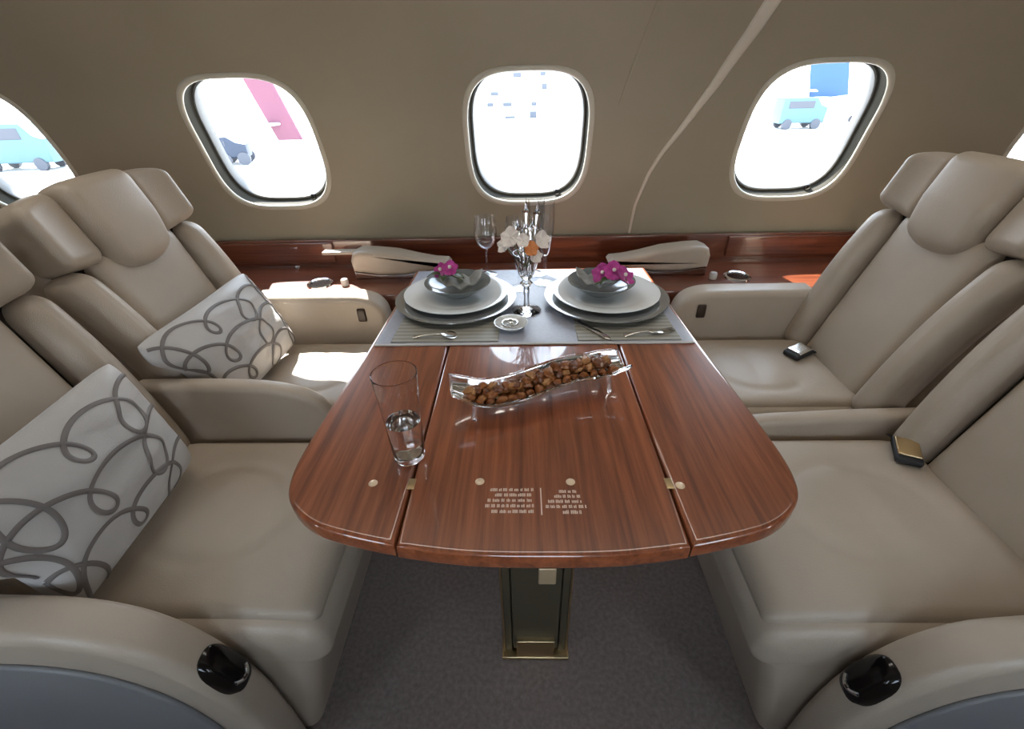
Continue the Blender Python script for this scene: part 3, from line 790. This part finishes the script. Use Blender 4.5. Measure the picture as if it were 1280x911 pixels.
# wavy glass dish
DM = Matrix.Translation((.010, .722, TZ)) @ Matrix.Rotation(math.radians(13.5), 4, 'Z')
def dish_pt(a, b, th=0):                       # a along (-1..1), b across (-1..1)
    x = a * .176; y = b * .044 * (1 - .25 * max(0, abs(a) - .8) / .2) + .016 * math.sin(a * PI * .95)
    z = .023 + .020 * abs(b) ** 3 + .020 * max(0, abs(a) - .62) ** 1.5 / .38 ** 1.5 + .004 * math.sin(a * 3.0)
    return DM @ Vector((x, y, z + th))
dish = thing('glass_dish', (.010, .722, TZ), 'long wavy clear glass dish on feet holding brown nuts', 'dish')
A = np.linspace(-1, 1, 60); B = np.linspace(-1, 1, 17)
mb = MB(); mb.grid([[dish_pt(a, b, .0035) for b in B] for a in A]); mb.grid([[dish_pt(a, b, 0) for b in reversed(B)] for a in A])
edge = [(a, -1) for a in A] + [(1, b) for b in B[1:]] + [(a, 1) for a in A[::-1][1:]] + [(-1, b) for b in B[::-1][1:]]
mb.tube([dish_pt(a, b, .00175) for a, b in edge], .0030, 8, cap=False)
obj('tray', mb, DISHGLASS, dish)
for a in (-.78, .78):
    for b in (-.62, .62):
        p = dish_pt(a, b); mb = MB(); q = Vector((p.x * 1.03, p.y - .004 * (b < 0) + .003 * (b > 0), TZ + .0005))
        mb.tube([p + Vector((0, 0, .002)), p.lerp(q, .5), q + Vector((0, 0, .004)), q], [.0050, .0045, .0055, .0040], 10); obj('foot', mb, DISHGLASS, dish)
# candied nuts heaped in it
rnd = random.Random(21); protos = []
for k in range(6):
    mb = MB(); bmx = bmesh.new(); bmesh.ops.create_icosphere(bmx, subdivisions=3, radius=1)
    s1, s2 = rnd.uniform(0, 9), rnd.uniform(0, 9)
    vs = []
    for v in bmx.verts:
        p = v.co.copy(); d = 1 + .16 * math.sin(4 * p.x + s1) * math.cos(3 * p.y + s2) + .10 * math.sin(8 * p.z + s1) + .08 * math.sin(11 * p.x + 7 * p.y)
        vs.append((p.x * .0125 * d, p.y * .0085 * d, p.z * .0072 * d))
    mb.add(vs, [tuple(v.index for v in f.verts) for f in bmx.faces]); bmx.free()
    me_o = obj('candied_nut', mb, NUT[k % 3], sharp=180); protos.append(me_o)
placed = 0
for lay, (zoff, wb, cnt) in enumerate(((.0125, .62, 46), (.0225, .50, 36), (.0315, .30, 22))):
    for i in range(cnt):
        a = -.86 + 1.72 * (i + rnd.uniform(.1, .9)) / cnt; b = rnd.uniform(-wb, wb) if i % 2 else rnd.uniform(-wb, wb)
        if lay == 0: b = (-.58, 0, .58)[i % 3] + rnd.uniform(-.08, .08)
        p = dish_pt(a, b * .9, zoff); p.z = max(p.z - (.006 if abs(a) > .7 else 0), dish_pt(a, b * .9, .0115).z)
        o = protos[placed] if placed < 6 else protos[placed % 6].copy()
        if placed >= 6: COL.objects.link(o)
        o.location = p; o.rotation_euler = (rnd.uniform(-.4, .4), rnd.uniform(-.4, .4), rnd.uniform(0, 6.28)); sc_ = rnd.uniform(.8, 1.15); o.scale = (sc_, sc_, sc_)
        tag(o, 'brown glazed nut among those heaped in the wavy glass dish', 'nut', 'glazed nuts in the glass dish'); placed += 1

# the laid table top slopes very slightly down towards the wall
PIV = Vector((0, .95, TZ)); ROT = Matrix.Translation(PIV) @ Matrix.Rotation(math.radians(-1.2), 4, 'X') @ Matrix.Translation(-PIV)
bpy.context.view_layer.update()
LAID = ('table_runner', 'placemat', 'charger_plate', 'dinner_plate', 'shallow_bowl', 'folded_napkin', 'orchid_flower', 'knife', 'fork', 'spoon', 'scroll_dish', 'wine_glass', 'champagne_flute', 'crystal_vase', 'flower_spray', 'tumbler', 'glass_dish', 'candied_nut')
for o in list(bpy.data.objects):
    if o.parent is None and o.name.split('.')[0] in LAID: o.matrix_world = ROT @ o.matrix_world
for o in table.children:
    if o.name.split('.')[0] in ('table_panel', 'table_leaf', 'under_frame'):
        T = Matrix.Translation(table.location); o.matrix_basis = T.inverted() @ ROT @ T @ o.matrix_basis

# ------------------------------------------------------------------ outside on the apron
GZ = -2.0
apron = MB(); apron.grid([[(x, y, GZ) for y in np.linspace(-120, 160, 6)] for x in np.linspace(-160, 160, 6)])
obj('ground', apron, noise_mat('concrete', (.50, .50, .49), (.56, .56, .55), .6, .8), kind='structure')
RED = plain('tail_red', (.115, .030, .055), .5); BLUE = plain('tail_blue', (.012, .06, .16), .5); TEAL = plain('teal_paint', (.06, .125, .15), .5)
NAVY = plain('engine_navy', (.010, .02, .042), .5); WHITE = plain('aircraft_white', (.55, .56, .58), .4); GREYD = plain('far_grey', (.055, .06, .075), .6); GREYL = plain('far_wall', (.30, .31, .33), .7)
def jet(x, y, rz, fin_mat, eng_mat, label, s=1., fin=((0, 0), (2.0, 0), (.35, 3.0), (-1.2, 3.0))):
    root = thing('parked_jet', (x, y, GZ), label, 'airplane', 'parked airplanes outside')
    M = Matrix.Translation((x, y, GZ)) @ Matrix.Rotation(rz, 4, 'Z') @ Matrix.Scale(s, 4)
    mb = MB(); st = [(-7.3, .10), (-6.9, .40), (-5.6, .66), (-3, .9), (3, .9), (6, .85), (7.5, .55), (8.3, .15)]
    P = [[(xx, r * math.cos(a), 1.6 - (.0 if xx > -3 else 0) + r * math.sin(a)) for a in np.linspace(0, 2 * PI, 21)[:-1]] for xx, r in st]
    mb.grid(P, closed_v=True); obj('fuselage', mb, WHITE, root, M=M)
    mb = MB(); mb.slab([(p[0] - 6.6, p[1] + 2.35) for p in fin], -.09, .09, .05, 3, fn=lambda v: Vector((v.x, v.z, v.y))); obj('tail_fin', mb, fin_mat, root, M=M)
    for q in (-1, 1):
        mb = MB(); mb.lathe([(0, 0), (.35, 0), (.46, .3), (.46, 1.5), (.28, 2.1), (0, 2.1)], 20); e = Matrix.Translation((-5.6, q * 1.35, 1.9)) @ Matrix.Rotation(PI / 2, 4, 'Y')
        obj('engine', mb, eng_mat, root, M=M @ e)
        mb = MB(); mb.slab([(0, .5), (2.6, .5), (.2, 7.5), (-.9, 7.5)], 1.0, 1.14, .05, 2, fn=lambda v, q=q: Vector((v.x - 1, q * v.y, v.z))); obj('wing', mb, WHITE, root, M=M)
        mb = MB(); mb.slab([(0, .1), (1.3, .1), (.2, 2.6), (-.6, 2.6)], 2.9, 3.0, .04, 2, fn=lambda v, q=q: Vector((v.x - 7.6, q * v.y, v.z))); obj('tailplane', mb, WHITE, root, M=M)
    for (wx, wy) in ((5.5, 0), (-1, 1.5), (-1, -1.5)):
        mb = MB(); mb.tube([(wx, wy - .12, .3), (wx, wy + .12, .3)], .3, 18); mb.tube([(wx, wy, .3), (wx, wy, 1.3)], .07, 8); obj('wheel', mb, GREYD, root, M=M)
    return root
jet(-2.3, 14.0, 0, RED, WHITE, 'white parked jet with red tail fin beyond the window left of the middle one', .70, ((0, 0), (1.0, 0), (.05, 3.0), (-1.0, 3.0)))
jet(20.4, 30.0, 0, BLUE, WHITE, 'white parked jet with big blue tail fin beyond the window right of the middle', .60, ((0, 0), (3.6, 0), (2.2, 4.2), (-1.2, 4.2)))
def van(x, y, rz, mat, label, L=2.4, H=1.35, name='van'):
    root = thing(name, (x, y, GZ), label, 'vehicle')
    M = Matrix.Translation((x, y, GZ)) @ Matrix.Rotation(rz, 4, 'Z')
    mb = MB(); mb.slab([(-L / 2, .30), (L / 2, .30), (L / 2, .62 * H + .2), (L / 2 - .35, .70 * H + .2), (L / 2 - .65, H + .15), (-L / 2, H + .15)], -.55, .55, .06, 3, fn=lambda v: Vector((v.x, v.z, v.y))); obj('body', mb, mat, root, M=M)
    mb = MB(); mb.rbox((-L / 2 + .3, -.57, H * .68 + .1), (L / 2 - .75, .57, H + .0), .03, 3); obj('side_window', mb, GREYD, root, M=M)
    for wx in (-L * .32, L * .32):
        for wy in (-.5, .5):
            mb = MB(); mb.tube([(wx, wy - .09, .25), (wx, wy + .09, .25)], .25, 20); obj('wheel', mb, GREYD, root, M=M)
    return root
van(15.3, 28.5, 0, TEAL, 'teal van parked on the apron before the blue-tailed jet')
van(-21.2, 20.4, .1, TEAL, 'teal van on the apron, seen through the window at the far left', 3.0, 1.6)
van(-12.2, 20.7, .3, NAVY, 'dark navy baggage tug on the apron left of the red-tailed jet', 1.1, .95, 'baggage_tug')
bd = thing('terminal_building', (1, 40, GZ), 'low pale terminal building far across the apron beyond the middle window', 'building')
mb = MB(); mb.rbox((-11, 38, GZ), (13, 44, 5), .05, 4); obj('wall', mb, plain('terminal_wall', (.40, .41, .42), .7), bd)
for (x, z, w, h) in ((-.25, .62, .55, .25), (1.35, .66, .35, .22), (1.45, -.02, .35, .35), (.75, -1.62, .45, .55), (-.75, -1.75, .70, .28), (-1.7, -.35, .55, .2), (-.9, -.95, .6, .22), (.8, -.95, .35, .2), (-2.0, -.95, .4, .2)):
    mb = MB(); mb.rbox((x * 1.15 - w / 2, 37.93, z * 1.15 - h / 2), (x * 1.15 + w / 2, 38.02, z * 1.15 + h / 2), .02, 2); obj('window', mb, plain('terminal_glass', (.07, .08, .10), .4), bd)

# ------------------------------------------------------------------ light
w = bpy.data.worlds.new('World'); C.world = w; w.use_nodes = True
nt = w.node_tree; bg = nt.nodes['Background']
tc = nt.nodes.new('ShaderNodeTexCoord'); sp = nt.nodes.new('ShaderNodeSeparateXYZ'); rp = nt.nodes.new('ShaderNodeValToRGB')
nt.links.new(tc.outputs['Generated'], sp.inputs[0]); nt.links.new(sp.outputs['Z'], rp.inputs['Fac'])
rp.color_ramp.elements[0].color = rgb(.90, .95, 1.0); rp.color_ramp.elements[1].color = rgb(.62, .78, 1.0); rp.color_ramp.elements[1].position = .8
nt.links.new(rp.outputs['Color'], bg.inputs['Color']); bg.inputs['Strength'].default_value = 8.0

def lamp(name, kind, loc, energy, color, **k):
    l = bpy.data.lights.new(name, kind); l.energy = energy; l.color = color
    for a, b in k.items(): setattr(l, a, b)
    o = bpy.data.objects.new(name, l); COL.objects.link(o); o.location = loc; return o
sun = lamp('sun', 'SUN', (0, 30, 30), 30.0, (1, .97, .92), angle=.012)
sun.rotation_euler = Vector((.46, -.84, -1.0)).to_track_quat('-Z', 'Y').to_euler()
# cabin fill: two long area lights added at the ceiling, out of view
for i, (y, e) in enumerate(((.30, 12), (1.0, 6.5))):
    o = lamp('ceiling_fill', 'AREA', (0, y, 1.735), e, (1, .93, .83), shape='RECTANGLE', size=4.6, size_y=.14, spread=2.0)

# ------------------------------------------------------------------ camera
f, pt, yw, rl, cx, cz = 558.72, .5891, .0307, .0259, -.0239, 1.2667
fh = Vector((-math.sin(yw), math.cos(yw), 0)); R = Vector((math.cos(yw), math.sin(yw), 0)); Zv = Vector((0, 0, 1))
F = fh * math.cos(pt) - Zv * math.sin(pt); U = fh * math.sin(pt) + Zv * math.cos(pt)
R2 = R * math.cos(rl) - U * math.sin(rl); U2 = R * math.sin(rl) + U * math.cos(rl)
cam = bpy.data.cameras.new('camera'); cam.sensor_width = 36; cam.lens = f / 1280 * 36; cam.clip_start = .02; cam.clip_end = 500
co = bpy.data.objects.new('camera', cam); COL.objects.link(co)
co.matrix_world = Matrix(((R2.x, U2.x, -F.x, cx), (R2.y, U2.y, -F.y, 0), (R2.z, U2.z, -F.z, cz), (0, 0, 0, 1)))
C.camera = co
vs_ = C.view_settings; vs_.view_transform = 'Standard'; vs_.look = 'None'; vs_.exposure = .12; vs_.gamma = 1; vs_.use_curve_mapping = False
